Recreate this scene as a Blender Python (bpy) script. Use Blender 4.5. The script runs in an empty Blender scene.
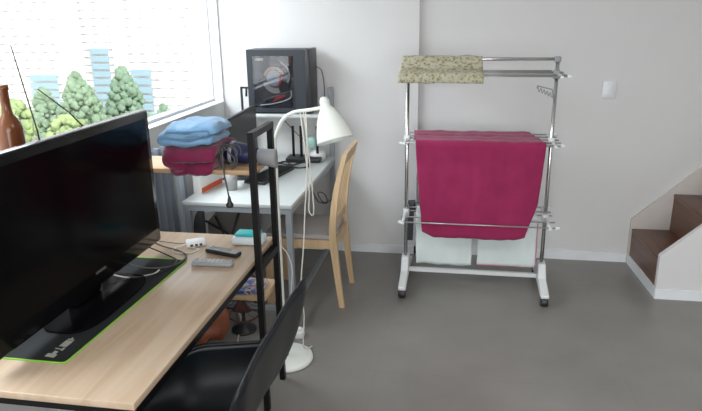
import bpy, bmesh, math, random
from mathutils import Vector, Matrix, noise
random.seed(7)
S = bpy.context.scene
C = S.collection
PI = math.pi

# ------------------------------------------------------------------ camera
F_PX, YAW, PITCH, ROLL, EYE = 623.1, -.1735, -.2985, -.0141, 1.7
fw = Vector((math.sin(YAW)*math.cos(PITCH), math.cos(YAW)*math.cos(PITCH), math.sin(PITCH)))
rt = Vector((math.cos(YAW), -math.sin(YAW), 0)); up = rt.cross(fw)
rt, up = math.cos(ROLL)*rt + math.sin(ROLL)*up, -math.sin(ROLL)*rt + math.cos(ROLL)*up
cam = bpy.data.cameras.new('camera'); co = bpy.data.objects.new('camera', cam); C.objects.link(co)
M = Matrix((rt, up, -fw)).transposed().to_4x4(); M.translation = (0, 0, EYE)
co.matrix_world = M
cam.sensor_width = 36; cam.lens = F_PX/702*36; cam.clip_end = 1500; cam.clip_start = .02
S.camera = co
# ------------------------------------------------------------------ world, lights, exposure
W = bpy.data.worlds.new('world'); S.world = W; W.use_nodes = True
wn = W.node_tree.nodes; bg = wn['Background']
bg.inputs['Color'].default_value = (.93, .97, 1, 1); bg.inputs['Strength'].default_value = 1.6
def area(name, loc, target, sx, sy, power, col):
    l = bpy.data.lights.new(name, 'AREA'); l.shape = 'RECTANGLE'; l.size = sx; l.size_y = sy; l.energy = power; l.color = col
    o = bpy.data.objects.new(name, l); C.objects.link(o); o.location = loc
    o.rotation_euler = (Vector(target)-Vector(loc)).to_track_quat('-Z', 'Y').to_euler(); return o
area('sky_light_side_window', (-3.0, 2.2, 3.1), (-.6, 2.4, .9), 4.5, 1.6, 180, (.86, .94, 1))
area('added_fill_behind', (.6, -2.3, 1.5), (.9, 2.5, 1.0), 3.2, 1.7, 80, (.95, .97, 1))  # added fill from behind the camera; no window is built there
area('added_ceiling_fill', (.7, 1.2, 2.38), (.7, 1.2, 0), 1.2, .6, 10, (1, .95, .88))  # added unseen fill under the ceiling to brighten the room
sl = bpy.data.lights.new('sun', 'SUN'); sl.energy = 2.7; sl.angle = .02; sl.color = (1, .96, .9)
so = bpy.data.objects.new('sun', sl); C.objects.link(so); so.rotation_euler = (math.radians(58), 0, math.radians(38))
S.view_settings.view_transform = 'Standard'; S.view_settings.look = 'None'
S.view_settings.gamma = 1; S.view_settings.use_curve_mapping = False
S.view_settings.exposure = 0.5

# ------------------------------------------------------------------ materials
MATS = {}
def mat(name, col, rough=.5, metal=0, bump=0, bscale=40, var=0, vscale=6, coat=0, spec=.5, sheen=0, stretch=None, trans=0, alpha=1, detail=4):
    if name in MATS: return MATS[name]
    m = bpy.data.materials.new(name); m.use_nodes = True; nt = m.node_tree; b = nt.nodes['Principled BSDF']
    b.inputs['Base Color'].default_value = (*col, 1); b.inputs['Roughness'].default_value = rough
    b.inputs['Metallic'].default_value = metal; b.inputs['Specular IOR Level'].default_value = spec
    b.inputs['Coat Weight'].default_value = coat; b.inputs['Sheen Weight'].default_value = sheen
    b.inputs['Transmission Weight'].default_value = trans; b.inputs['Alpha'].default_value = alpha
    tc = nt.nodes.new('ShaderNodeTexCoord'); mp = nt.nodes.new('ShaderNodeMapping')
    nt.links.new(tc.outputs['Object'], mp.inputs['Vector'])
    if stretch: mp.inputs['Scale'].default_value = stretch
    n = nt.nodes.new('ShaderNodeTexNoise'); n.inputs['Scale'].default_value = vscale; n.inputs['Detail'].default_value = detail
    nt.links.new(mp.outputs['Vector'], n.inputs['Vector'])
    v = var if var else .03
    r = nt.nodes.new('ShaderNodeMapRange'); r.inputs[1].default_value = .3; r.inputs[2].default_value = .7
    r.inputs[3].default_value = 1-v; r.inputs[4].default_value = 1+v
    nt.links.new(n.outputs['Fac'], r.inputs[0])
    mx = nt.nodes.new('ShaderNodeVectorMath'); mx.operation = 'SCALE'; mx.inputs[0].default_value = col
    nt.links.new(r.outputs[0], mx.inputs['Scale']); nt.links.new(mx.outputs[0], b.inputs['Base Color'])
    if bump:
        n2 = nt.nodes.new('ShaderNodeTexNoise'); n2.inputs['Scale'].default_value = bscale; n2.inputs['Detail'].default_value = 3
        nt.links.new(tc.outputs['Object'], n2.inputs['Vector'])
        bp = nt.nodes.new('ShaderNodeBump'); bp.inputs['Strength'].default_value = bump; bp.inputs['Distance'].default_value = .004
        nt.links.new(n2.outputs['Fac'], bp.inputs['Height']); nt.links.new(bp.outputs['Normal'], b.inputs['Normal'])
    MATS[name] = m; return m
def floor_mat():
    m = mat('floor_tile', (.222, .211, .194), .36, bump=.12, bscale=120, var=.12, vscale=2.2, detail=8)
    nt = m.node_tree; b = nt.nodes['Principled BSDF']
    src = b.inputs['Base Color'].links[0].from_socket
    tc = nt.nodes.new('ShaderNodeTexCoord'); mp = nt.nodes.new('ShaderNodeMapping'); mp.inputs['Location'].default_value = (1.56, .9, 0)
    nt.links.new(tc.outputs['Object'], mp.inputs['Vector'])
    br = nt.nodes.new('ShaderNodeTexBrick'); br.offset = 0; br.inputs['Scale'].default_value = 1
    br.inputs['Brick Width'].default_value = 1.2; br.inputs['Row Height'].default_value = 1.2; br.inputs['Mortar Size'].default_value = .0018
    br.inputs['Color1'].default_value = (1, 1, 1, 1); br.inputs['Color2'].default_value = (.985, .985, .985, 1); br.inputs['Mortar'].default_value = (.90, .90, .90, 1)
    nt.links.new(mp.outputs['Vector'], br.inputs['Vector'])
    mu = nt.nodes.new('ShaderNodeVectorMath'); mu.operation = 'MULTIPLY'
    nt.links.new(src, mu.inputs[0]); nt.links.new(br.outputs['Color'], mu.inputs[1]); nt.links.new(mu.outputs[0], b.inputs['Base Color'])
    return m
def wood_mat(name, c1, c2, rough, along, scale=1.0):
    m = bpy.data.materials.new(name); m.use_nodes = True; nt = m.node_tree; b = nt.nodes['Principled BSDF']
    b.inputs['Roughness'].default_value = rough
    tc = nt.nodes.new('ShaderNodeTexCoord'); mp = nt.nodes.new('ShaderNodeMapping')
    s = [14*scale]*3; s[along] = 1.1*scale; mp.inputs['Scale'].default_value = s
    nt.links.new(tc.outputs['Object'], mp.inputs['Vector'])
    n = nt.nodes.new('ShaderNodeTexNoise'); n.inputs['Scale'].default_value = 1.6; n.inputs['Detail'].default_value = 9; n.inputs['Distortion'].default_value = .7
    nt.links.new(mp.outputs['Vector'], n.inputs['Vector'])
    cr = nt.nodes.new('ShaderNodeValToRGB'); cr.color_ramp.elements[0].position = .33; cr.color_ramp.elements[1].position = .66
    cr.color_ramp.elements[0].color = (*c2, 1); cr.color_ramp.elements[1].color = (*c1, 1)
    nt.links.new(n.outputs['Fac'], cr.inputs['Fac']); nt.links.new(cr.outputs['Color'], b.inputs['Base Color'])
    MATS[name] = m; return m
def floral_mat():
    m = bpy.data.materials.new('patterned_terry'); m.use_nodes = True; nt = m.node_tree; b = nt.nodes['Principled BSDF']
    b.inputs['Roughness'].default_value = .95; b.inputs['Specular IOR Level'].default_value = .1
    tc = nt.nodes.new('ShaderNodeTexCoord'); v = nt.nodes.new('ShaderNodeTexVoronoi'); v.inputs['Scale'].default_value = 62
    n = nt.nodes.new('ShaderNodeTexNoise'); n.inputs['Scale'].default_value = 45; n.inputs['Detail'].default_value = 5
    nt.links.new(tc.outputs['Object'], v.inputs['Vector']); nt.links.new(tc.outputs['Object'], n.inputs['Vector'])
    ad = nt.nodes.new('ShaderNodeMath'); ad.operation = 'MULTIPLY_ADD'; ad.inputs[1].default_value = .5
    nt.links.new(v.outputs['Distance'], ad.inputs[0]); nt.links.new(n.outputs['Fac'], ad.inputs[2])
    cr = nt.nodes.new('ShaderNodeValToRGB'); e = cr.color_ramp.elements
    e[0].position = .52; e[0].color = (.20, .18, .09, 1); e[1].position = .82; e[1].color = (.46, .43, .33, 1)
    k = e.new(.64); k.color = (.33, .30, .19, 1)
    nt.links.new(ad.outputs[0], cr.inputs['Fac']); nt.links.new(cr.outputs['Color'], b.inputs['Base Color'])
    MATS['floral'] = m; return m
def glass_mat(name, tint=(1, 1, 1), amt=.06):
    m = bpy.data.materials.new(name); m.use_nodes = True; nt = m.node_tree
    nt.nodes.remove(nt.nodes['Principled BSDF'])
    t = nt.nodes.new('ShaderNodeBsdfTransparent'); t.inputs[0].default_value = (*tint, 1)
    g = nt.nodes.new('ShaderNodeBsdfGlossy'); g.inputs['Roughness'].default_value = .03
    mx = nt.nodes.new('ShaderNodeMixShader'); mx.inputs[0].default_value = amt
    nt.links.new(t.outputs[0], mx.inputs[1]); nt.links.new(g.outputs[0], mx.inputs[2])
    nt.links.new(mx.outputs[0], nt.nodes['Material Output'].inputs['Surface'])
    MATS[name] = m; return m
def cover_mat(name, cols, scale):
    m = bpy.data.materials.new(name); m.use_nodes = True; nt = m.node_tree; b = nt.nodes['Principled BSDF']; b.inputs['Roughness'].default_value = .3
    tc = nt.nodes.new('ShaderNodeTexCoord'); n = nt.nodes.new('ShaderNodeTexNoise'); n.inputs['Scale'].default_value = scale; n.inputs['Detail'].default_value = 2
    nt.links.new(tc.outputs['Object'], n.inputs['Vector'])
    cr = nt.nodes.new('ShaderNodeValToRGB'); e = cr.color_ramp.elements; cr.color_ramp.interpolation = 'CONSTANT'
    e[0].position = 0; e[0].color = (*cols[0], 1); e[1].position = .43; e[1].color = (*cols[1], 1)
    for i, c in enumerate(cols[2:]):
        k = e.new(.49+.05*i); k.color = (*c, 1)
    nt.links.new(n.outputs['Fac'], cr.inputs['Fac']); nt.links.new(cr.outputs['Color'], b.inputs['Base Color']); return m

WALL = mat('wall_paint', (.675, .67, .662), .8, bump=.05, bscale=200, var=.008)
CEIL = mat('ceiling_paint', (.8, .8, .8), .9)
TRIM = mat('white_trim', (.78, .80, .82), .45)
FLOOR = floor_mat()
FRAMEW = mat('window_frame_pvc', (.52, .55, .59), .4)
DESKW = wood_mat('pale_oak_laminate', (.57, .44, .32), (.50, .365, .25), .27, 1)
SHELFW = wood_mat('oak_shelf', (.55, .36, .2), (.42, .26, .13), .4, 0)
CHAIRW = wood_mat('birch_wood', (.62, .45, .27), (.52, .36, .2), .45, 2)
STAIRW = wood_mat('brown_stair_wood', (.155, .072, .045), (.10, .044, .027), .35, 1)
BLK = mat('black_powder_steel', (.006, .006, .0065), .45, spec=.25)
BLKP = mat('black_plastic', (.02, .02, .022), .4)
BLKG = mat('gloss_black', (.004, .004, .005), .16, spec=.25)
SCREEN = mat('tv_screen', (.002, .002, .0025), .16, spec=.07)
MSCREEN = mat('monitor_screen', (.03, .032, .034), .35)
SHELL = mat('shell_plastic', (.005, .0075, .010), .36, bump=.03, bscale=300, spec=.3)
WHITEP = mat('white_plastic', (.72, .74, .74), .35)
WHITEM = mat('white_enamel', (.76, .79, .74), .3)
DESKTOP2 = mat('white_desktop', (.52, .55, .54), .3)
GREYM = mat('grey_steel', (.30, .33, .35), .4, metal=.3)
CHROME = mat('chrome', (.62, .62, .61), .22, metal=1)
GREYP = mat('grey_plastic', (.30, .31, .32), .5)
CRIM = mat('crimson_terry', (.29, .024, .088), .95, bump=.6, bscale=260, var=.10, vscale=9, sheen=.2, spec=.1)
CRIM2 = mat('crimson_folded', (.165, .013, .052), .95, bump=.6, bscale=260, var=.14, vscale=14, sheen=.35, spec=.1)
BLUE = mat('blue_terry', (.165, .31, .48), .95, bump=.7, bscale=260, var=.14, vscale=14, sheen=.35, spec=.1)
WTOW = mat('white_terry', (.68, .76, .74), .95, bump=.5, bscale=260, var=.05, spec=.1)
PINK = mat('pink_hem', (.62, .25, .33), .9)
DGREY = mat('dark_grey_cloth', (.07, .068, .08), .95, bump=.4, bscale=150)
TAUPE = mat('taupe_fabric', (.17, .155, .145), .9, bump=.3, bscale=150, var=.08)
CUSH = mat('grey_cushion', (.40, .375, .375), .95, bump=.5, bscale=250, var=.05)
FLORAL = floral_mat()
MATC = mat('black_mat_cloth', (.010, .011, .013), .75, bump=.2, bscale=500)
GREEN = mat('green_stitching', (.20, .52, .03), .7)
NAVY = mat('navy_plastic', (.012, .015, .085), .4)
TEAL = mat('teal_plastic', (.03, .50, .50), .4)
MINT = mat('mint_plastic', (.42, .68, .62), .4)
ORANGE = mat('orange_card', (.70, .10, .03), .6)
CARD = mat('white_card', (.75, .74, .72), .6)
CABLEW = mat('white_cable', (.68, .66, .60), .5)
CABLEG = mat('grey_cable', (.07, .07, .07), .5)
LEATHER = mat('tan_leather', (.24, .070, .035), .4, bump=.3, bscale=80, var=.2, vscale=12)
MAROON = mat('maroon_plastic', (.075, .026, .022), .45)
CURT = mat('grey_curtain', (.19, .22, .26), .9, bump=.3, bscale=120)
SILV = mat('silver_plastic', (.38, .39, .40), .35)
BUTTON = mat('pale_buttons', (.62, .62, .62), .6)
AMBER = mat('amber_glass', (.15, .045, .012), .2)
GLASS = glass_mat('window_glass')
PCGLASS = glass_mat('tinted_side_glass', (.8, .8, .82), .08)

# ------------------------------------------------------------------ mesh helpers
class MB:
    def __init__(s): s.v = []; s.f = []; s.m = []; s.sm = []
    def add(s, V, Fc, mi=0, smooth=False):
        o = len(s.v); s.v += [tuple(p) for p in V]
        for f in Fc: s.f.append([i+o for i in f]); s.m.append(mi); s.sm.append(smooth)
        return s
    def box(s, x0, x1, y0, y1, z0, z1, mi=0, T=None):
        V = [Vector((x, y, z)) for x in (x0, x1) for y in (y0, y1) for z in (z0, z1)]
        if T: V = [T @ p for p in V]
        return s.add(V, [(0, 1, 3, 2), (4, 6, 7, 5), (0, 4, 5, 1), (2, 3, 7, 6), (0, 2, 6, 4), (1, 5, 7, 3)], mi)
    def rbox(s, x0, x1, y0, y1, z0, z1, r=.004, mi=0, T=None, seg=2):
        b = bmesh.new(); bmesh.ops.create_cube(b, size=1)
        for v in b.verts:
            v.co = Vector(((x0+x1)/2+v.co.x*(x1-x0), (y0+y1)/2+v.co.y*(y1-y0), (z0+z1)/2+v.co.z*(z1-z0)))
        r = min(r, .45*min(x1-x0, y1-y0, z1-z0))
        bmesh.ops.bevel(b, geom=b.edges[:], offset=r, segments=seg, profile=.5, affect='EDGES')
        b.verts.index_update()
        V = [(T @ v.co) if T else v.co.copy() for v in b.verts]; Fc = [[v.index for v in f.verts] for f in b.faces]
        b.free(); return s.add(V, Fc, mi, True)
    def prism(s, pts, d0, d1, axis='y', mi=0, T=None):
        def P(a, b, d): return Vector((a, d, b)) if axis == 'y' else (Vector((d, a, b)) if axis == 'x' else Vector((a, b, d)))
        n = len(pts); V = [P(a, b, d0) for a, b in pts]+[P(a, b, d1) for a, b in pts]
        if T: V = [T @ p for p in V]
        return s.add(V, [list(range(n)), list(range(2*n-1, n-1, -1))]+[(i, (i+1) % n, (i+1) % n+n, i+n) for i in range(n)], mi)
    def tube(s, pts, r, n=10, mi=0, closed=False, caps=True):
        P = [Vector(p) for p in pts]; k = len(P); V = []; Fc = []
        rr = r if isinstance(r, (list, tuple)) else [r]*k
        t0 = None; nrm = None
        for i in range(k):
            if closed: t = P[(i+1) % k]-P[i-1]
            else: t = P[min(i+1, k-1)]-P[max(i-1, 0)]
            t = t.normalized() if t.length > 1e-9 else Vector((0, 0, 1))
            if nrm is None: nrm = t.orthogonal().normalized()
            else:
                nrm = nrm-t*nrm.dot(t); nrm = nrm.normalized() if nrm.length > 1e-6 else t.orthogonal().normalized()
            b = t.cross(nrm)
            for j in range(n):
                a = 2*PI*j/n; V.append(P[i]+(nrm*math.cos(a)+b*math.sin(a))*rr[i])
        for i in range(k if closed else k-1):
            for j in range(n):
                a, b_ = i*n+j, i*n+(j+1) % n; c, d = ((i+1) % k)*n+(j+1) % n, ((i+1) % k)*n+j
                Fc.append((a, b_, c, d))
        if caps and not closed: Fc += [list(range(n))[::-1], list(range((k-1)*n, k*n))]
        return s.add(V, Fc, mi, True)
    def bar(s, a, b, w, h, mi=0, upv=(0, 0, 1)):
        a = Vector(a); b = Vector(b); t = (b-a).normalized(); u = Vector(upv)
        if abs(t.dot(u)) > .98: u = Vector((1, 0, 0))
        x = t.cross(u).normalized(); y = x.cross(t)
        V = [p+x*sx*w/2+y*sy*h/2 for p in (a, b) for sx, sy in ((-1, -1), (1, -1), (1, 1), (-1, 1))]
        return s.add(V, [(0, 1, 2, 3), (7, 6, 5, 4), (0, 4, 5, 1), (1, 5, 6, 2), (2, 6, 7, 3), (3, 7, 4, 0)], mi)
    def lathe(s, prof, n=24, mi=0, T=None, smooth=True):
        V = []; Fc = []; k = len(prof)
        for r, z in prof:
            for j in range(n):
                a = 2*PI*j/n; p = Vector((r*math.cos(a), r*math.sin(a), z)); V.append(T @ p if T else p)
        for i in range(k-1):
            for j in range(n): Fc.append((i*n+j, i*n+(j+1) % n, (i+1)*n+(j+1) % n, (i+1)*n+j))
        if prof[0][0] > 1e-5: Fc.append(list(range(n))[::-1])
        if prof[-1][0] > 1e-5: Fc.append(list(range((k-1)*n, k*n)))
        return s.add(V, Fc, mi, smooth)
    def grid(s, fn, nu, nv, mi=0, wrapu=False):
        V = [fn(i/nu, j/nv) for i in range(nu+1) for j in range(nv+1)]
        Fc = [(i*(nv+1)+j, (i+1)*(nv+1)+j, (i+1)*(nv+1)+j+1, i*(nv+1)+j+1) for i in range(nu) for j in range(nv)]
        return s.add(V, Fc, mi, True)
    def obj(s, name, mats, parent=None, solid=0, subd=0, weld=False):
        me = bpy.data.meshes.new(name); me.from_pydata(s.v, [], s.f)
        for m in (mats if isinstance(mats, (list, tuple)) else [mats]): me.materials.append(m)
        for p, mi, sm in zip(me.polygons, s.m, s.sm): p.material_index = mi; p.use_smooth = sm
        b = bmesh.new(); b.from_mesh(me)
        if weld: bmesh.ops.remove_doubles(b, verts=b.verts[:], dist=1e-5)
        bmesh.ops.recalc_face_normals(b, faces=b.faces[:]); b.to_mesh(me); b.free(); me.update()
        o = bpy.data.objects.new(name, me); C.objects.link(o)
        if solid:
            md = o.modifiers.new('solid', 'SOLIDIFY'); md.thickness = solid; md.offset = 0
        if subd:
            md = o.modifiers.new('subd', 'SUBSURF'); md.levels = subd; md.render_levels = subd
        if parent:
            o.parent = parent; o.matrix_parent_inverse = Matrix.Translation(-Vector(parent.location)) if parent.get('_w') else Matrix()
        return o
def struct(mb, name, m):
    o = mb.obj(name, m); o['kind'] = 'structure'; return o
def thing(name, label, cat, loc, group=None):
    o = bpy.data.objects.new(name, None); C.objects.link(o); o.location = loc; o.empty_display_size = .1
    o['label'] = label; o['category'] = cat; o['_w'] = 1
    if group: o['group'] = group
    return o
def tag(o, label, cat, group=None):
    o['label'] = label; o['category'] = cat
    if group: o['group'] = group
    return o
def sub(mb, name, m, par, root, **k):          # a sub-part: mesh in world coordinates below a part of root
    o = mb.obj(name, m, **k); o.parent = par; o.matrix_parent_inverse = Matrix(); return o
def part(mb, name, m, root, **k):
    return mb.obj(name, m, root, **k)
def smooth(pts, n=8, closed=False):
    P = [Vector(p) for p in pts]; out = []; k = len(P)
    for i in range(k if closed else k-1):
        if closed: a, b, c, d = P[i-1], P[i], P[(i+1) % k], P[(i+2) % k]
        else: a, b, c, d = P[max(i-1, 0)], P[i], P[i+1], P[min(i+2, k-1)]
        for j in range(n):
            t = j/n
            out.append(.5*((2*b)+(c-a)*t+(2*a-5*b+4*c-d)*t*t+(3*b-a-3*c+d)*t**3))
    if not closed: out.append(P[-1])
    return out
def lerp(a, b, t): return a+(b-a)*t
def TR(loc, rz=0, rx=0, ry=0):
    return Matrix.Translation(loc) @ Matrix.Rotation(rz, 4, 'Z') @ Matrix.Rotation(ry, 4, 'Y') @ Matrix.Rotation(rx, 4, 'X')

# ================================================================== THE ROOM
XL, XR, YN, YB, HC = -1.675, 3.4, -2.9, 4.355, 2.42
YP = 4.31                                    # face of the left, slightly protruding part of the back wall
struct(MB().box(XL-.2, XR+.2, YN-.2, YB+.2, -.15, 0), 'floor', FLOOR)
struct(MB().box(XL-.2, XR+.2, YN-.2, YB+.2, HC, HC+.1), 'ceiling', CEIL)
b = MB(); b.box(XL-.2, XR+.2, YB, YB+.2, 0, HC); b.box(XL-.2, -.278, YP, YB+.01, 0, HC); struct(b, 'wall_back', WALL)
struct(MB().box(XR, XR+.2, YN-.2, YB, 0, HC), 'wall_right', WALL)
struct(MB().box(XL-.2, XR+.2, YN-.2, YN, 0, HC), 'wall_front', WALL)
WY0, WY1, WZ0, WZ1 = -.6, 4.295, 1.108, 2.3      # window opening
b = MB(); b.box(XL-.2, XL, YN, YP, 0, WZ0); b.box(XL-.2, XL, YN, YP, WZ1, HC); b.box(XL-.2, XL, YN, WY0, WZ0, WZ1); b.box(XL-.2, XL, WY1, YB, WZ0, WZ1)
struct(b, 'wall_left', WALL)
# window 1
b = MB(); fx0, fx1 = XL-.11, XL-.07
b.box(fx0, fx1, WY0, WY1, WZ0, WZ0+.022); b.box(fx0, fx1, WY0, WY1, WZ1-.06, WZ1)
b.box(fx0, fx1, WY1-.006, WY1, WZ0+.022, WZ1-.06); b.box(fx0, fx1, WY0, WY0+.06, WZ0+.022, WZ1-.06)
b.box(fx0, fx1, 1.52, 1.60, WZ0+.022, WZ1-.06)
win = struct(b, 'window_1', FRAMEW)
b = MB(); b.box(XL-.096, XL-.091, WY0+.06, 1.52, WZ0+.022, WZ1-.06); b.box(XL-.096, XL-.091, 1.60, WY1-.006, WZ0+.022, WZ1-.06)
g = b.obj('glass_pane', GLASS); g.parent = win
b = MB(); b.box(XL-.07, XL+.004, WY0, WY1, WZ0-.004, WZ0+.004); b.box(XL, XL+.10, 1.5, 2.25, WZ0-.02, WZ0+.004); g = b.obj('window_sill', TRIM); g.parent = win
b = MB(); b.box(-.278, 1.198, YB-.012, YB, 0, .062); b.box(XL, -.278, YP-.012, YP, 0, .062); b.box(-.290, -.278, YP-.012, YB-.012, 0, .062)
struct(b, 'baseboard_back', TRIM)
struct(MB().box(XL, XL+.012, YN, YP-.012, 0, .062), 'baseboard_left', TRIM)

# ------------------------------------------------------------------ staircase
st = thing('staircase', 'brown wooden staircase with white side panels rising against the right end of the wall', 'stairs', (1.21, 3.78, 0))
RUN, RISE, SK = .238, .256, .025               # SK: the flight is very slightly skewed to the wall
SY0, SY1, X0 = 3.80, YB-.022, 1.211
def skew(mb):
    mb.v = [(x+SK*(YB-y)/(YB-SY0), y, z) for x, y, z in mb.v]; return mb
for i in range(6):
    part(skew(MB().box(X0+i*RUN, X0+i*RUN+.02, SY0, SY1, .062 if i == 0 else i*RISE, (i+1)*RISE-.02)), 'riser', STAIRW, st)
for i in range(6):
    part(skew(MB().rbox(X0+i*RUN-.004, X0+(i+1)*RUN+.02, SY0, SY1, (i+1)*RISE-.02, (i+1)*RISE, .003)), 'tread', STAIRW, st)
def stringer(y0, y1, name, x0, h0, k, m):
    pts = [(x0, 0), (3.0, 0), (3.0, h0+(3.0-x0)*k), (x0, h0)]
    return part(MB().prism(pts, y0, y1), name, m, st)
stringer(3.765, 3.80, 'side_panel', 1.230, .277, .95, WALL)
stringer(YB-.022, YB-.001, 'wall_skirting', 1.199, .324, .956, mat('warm_skirting', (.60, .56, .52), .6))
b = MB(); skew(b.box(1.199, 1.211, 3.765, YB-.013, 0, .062)); b.box(1.225, 3.0, 3.753, 3.765, 0, .062)
part(b, 'white_base_trim', TRIM, st)

# ------------------------------------------------------------------ light switch
sw = thing('light_switch', 'white square wall switch on the bare wall above the stairs', 'switch', (.966, YB, 1.2))
part(MB().rbox(.924, 1.008, YB-.009, YB, 1.145, 1.258, .004), 'plate', WHITEP, sw)
part(MB().rbox(.945, .987, YB-.014, YB-.009, 1.168, 1.235, .003), 'rocker', TRIM, sw)

# ------------------------------------------------------------------ ceiling lamp housing, added unseen above the frame to go with the fill
cl = thing('added_ceiling_light', 'rectangular white ceiling lamp added overhead out of view', 'lamp', (.7, 1.2, HC))
part(MB().rbox(.05, 1.35, .85, 1.55, HC-.02, HC-.001, .006), 'housing', WHITEP, cl)

# ================================================================== DRYING RACK
RX0, RX1, RY = -.308, .548, 3.80
rack = thing('drying_rack', 'tall chrome laundry drying rack with white feet and three tiers of rails', 'drying rack', (.12, RY, 0))
for x in (RX0, RX1):
    part(MB().tube([(x, RY, .08), (x, RY, 1.425)], .0115, 12), 'pole', CHROME, rack)
b = MB(); b.tube([(RX0, RY, 1.437), (RX1, RY, 1.437)], .0095, 12); part(b, 'top_bar', CHROME, rack)
for x in (RX0, RX1): part(MB().rbox(x-.02, x+.018, RY-.016, RY+.016, 1.418, 1.452, .009), 'corner_joint', GREYP, rack)
for x, sgn in ((RX0, -1), (RX1, 1)):
    b = MB()
    prof = [(3.53, .080), (3.53, .056), (3.60, .048), (3.72, .060), (3.88, .060), (4.00, .048), (4.07, .056), (4.07, .080), (3.90, .115), (3.838, .19), (3.762, .19), (3.70, .115)]
    b.prism(prof, x-.024, x+.024, 'x')
    ft = part(b, 'foot', WHITEP, rack)
    md = ft.modifiers.new('bev', 'BEVEL'); md.width = .007; md.segments = 2
    for y in (3.555, 4.045):
        c = MB(); T = TR((x, y, .030), 0, 0, PI/2); c.lathe([(.0, -.022), (.026, -.022), (.030, -.015), (.030, .015), (.026, .022), (0, .022)], 18, T=T)
        c.box(x-.02, x+.02, y-.012, y+.012, .03, .056)
        sub(c, 'caster', BLKP, ft, rack)
part(MB().bar((RX0, RY, .095), (RX1, RY, .095), .022, .026), 'cross_bar', WHITEP, rack)
ZT = (1.355, .962, .487)
for k, z in enumerate(ZT):
    y0, y1 = ((3.62, 3.98), (3.645, 4.0), (3.585, 4.0))[k]
    b = MB(); n = 5
    xa, xb = (RX0-.022, RX1+.045)
    for j in range(n):
        y = lerp(y0, y1, j/(n-1))
        if abs(y-RY) < .02: y += .03
        b.tube([(xa, y, z), (xb, y, z)], .0042, 8)
    part(b, 'rail_set', mat('rail_grey', (.42, .42, .41), .3, metal=.6), rack)
    for x in (RX0-.004, RX1+.004):
        b = MB(); b.rbox(x-.009, x+.009, y0-.02, y1+.02, z-.011, z+.004, .004)
        ta = part(b, 'tier_arm', WHITEP, rack)
    for x in (xa, xb):
        for y in (y0, y1):
            part(MB().rbox(x-.013, x+.013, y-.009, y+.009, z-.009, z+.009, .005), 'rail_end_cap', WHITEP, rack)
    for x, s_ in ((RX0, 1), (RX1, -1)):
        part(MB().rbox(x-.019, x+.019, RY-.02, RY+.02, z-.03, z+.02, .006), 'tier_clamp', WHITEP if k else GREYP, rack)
# hook arm folded at the right pole
b = MB(); pts = []
for i in range(41):
    t = i/40; pts.append((.44+.10*t, RY-.03, 1.272-.045*t+.013*math.sin(t*PI*11)))
b.tube(pts, .0032, 6); b.tube([(.44, RY-.03, 1.288), (.525, RY-.03, 1.268), (.542, RY-.02, 1.20)], .004, 8)
part(b, 'hook_arm', GREYP, rack)

def drape(name, prof, x0f, x1f, m, wr=.008, nu=60, nv=50, thick=.007, seed=0, hem=None, parent=None):
    P = smooth([(0, a, c) for a, c in prof], 6); L = [0]
    for i in range(1, len(P)): L.append(L[-1]+(P[i]-P[i-1]).length)
    def at(t):
        s = t*L[-1]
        for i in range(1, len(P)):
            if L[i] >= s: 
                q = (s-L[i-1])/max(L[i]-L[i-1], 1e-9); return P[i-1].lerp(P[i], q)
        return P[-1]
    ZTOP = max(p.z for p in P)
    def fn(u, v):
        p = at(v); x = lerp(x0f(v), x1f(v), u)
        drop = min(1, max(0, (ZTOP-p.z)/.10))
        w = wr*drop*(.5*math.sin(x*19+seed+2.5*math.sin(v*4))+1.6*noise.noise(Vector((x*11+v*2, v*2.5, seed)))+.7*noise.noise(Vector((x*26, v*4+x*3, seed+8))))
        dz = .002*noise.noise(Vector((x*14, v*16, seed+5)))*3
        if hem: dz += hem(u)*max(0, (v-.7)/.3)
        return Vector((x+.004*noise.noise(Vector((seed, v*12, u*3))), p.y+w*.8, p.z+dz))
    mb = MB().grid(fn, nu, nv); return mb.obj(name, m, parent, solid=thick)
# crimson towel over the middle tier
t = drape('hanging_towel', [(4.018, .90), (4.012, .955), (4.0, .975), (3.95, .966), (3.9, .974), (3.84, .966), (3.8, .974), (3.73, .970), (3.68, .976), (3.645, .980), (3.628, .962), (3.625, .92), (3.622, .8), (3.615, .6), (3.618, .388)],
          lambda v: lerp(-.285, -.245, min(1, v/.42)) + max(0, v-.45)*.09, lambda v: (lerp(.43, .500, min(1, v/.42)) - max(0, v-.45)*.075-.045*max(0, v-.78)/.22), CRIM, seed=2, wr=.005,
          hem=lambda u: .035*max(0, 1-u*9)+.02*max(0, u*9-8))
tag(t, 'large crimson bath towel draped over the middle tier of the drying rack', 'towel')
t = drape('hanging_towel', [(4.0, 1.34), (3.99, 1.366), (3.93, 1.37), (3.845, 1.385), (3.822, 1.43), (3.80, 1.455), (3.775, 1.44), (3.72, 1.39), (3.62, 1.372), (3.60, 1.35), (3.598, 1.318)],
          lambda v: -.330-.02*v, lambda v: .118+.012*v, FLORAL, seed=6, wr=.004, nu=40, nv=40)
tag(t, 'beige and olive patterned towel laid over the top bar of the drying rack', 'towel')
def wt(x0, x1, zb, seed, lab, pink):
    o = drape('hanging_towel', [(3.915, .44), (3.905, .485), (3.90, .499), (3.85, .497), (3.80, .499), (3.755, .494), (3.745, .47), (3.745, .3), (3.748, zb)], lambda v: x0+.008*v, lambda v: x1+.005*v, WTOW, seed=seed, wr=.005, nu=30, nv=30)
    tag(o, lab, 'towel')
    if pink:
        b = MB(); b.tube([(x1+.006, 3.742, .46), (x1+.009, 3.744, .3), (x1+.007, 3.745, zb)], .004, 6); b.tube([(lerp(x0, x1, i/8)+.006, 3.7440+.004*math.sin(i*3), zb+.001*math.sin(i*4)) for i in range(9)], .0032, 6)
        k = b.obj('pink_hem', PINK, o)
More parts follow.
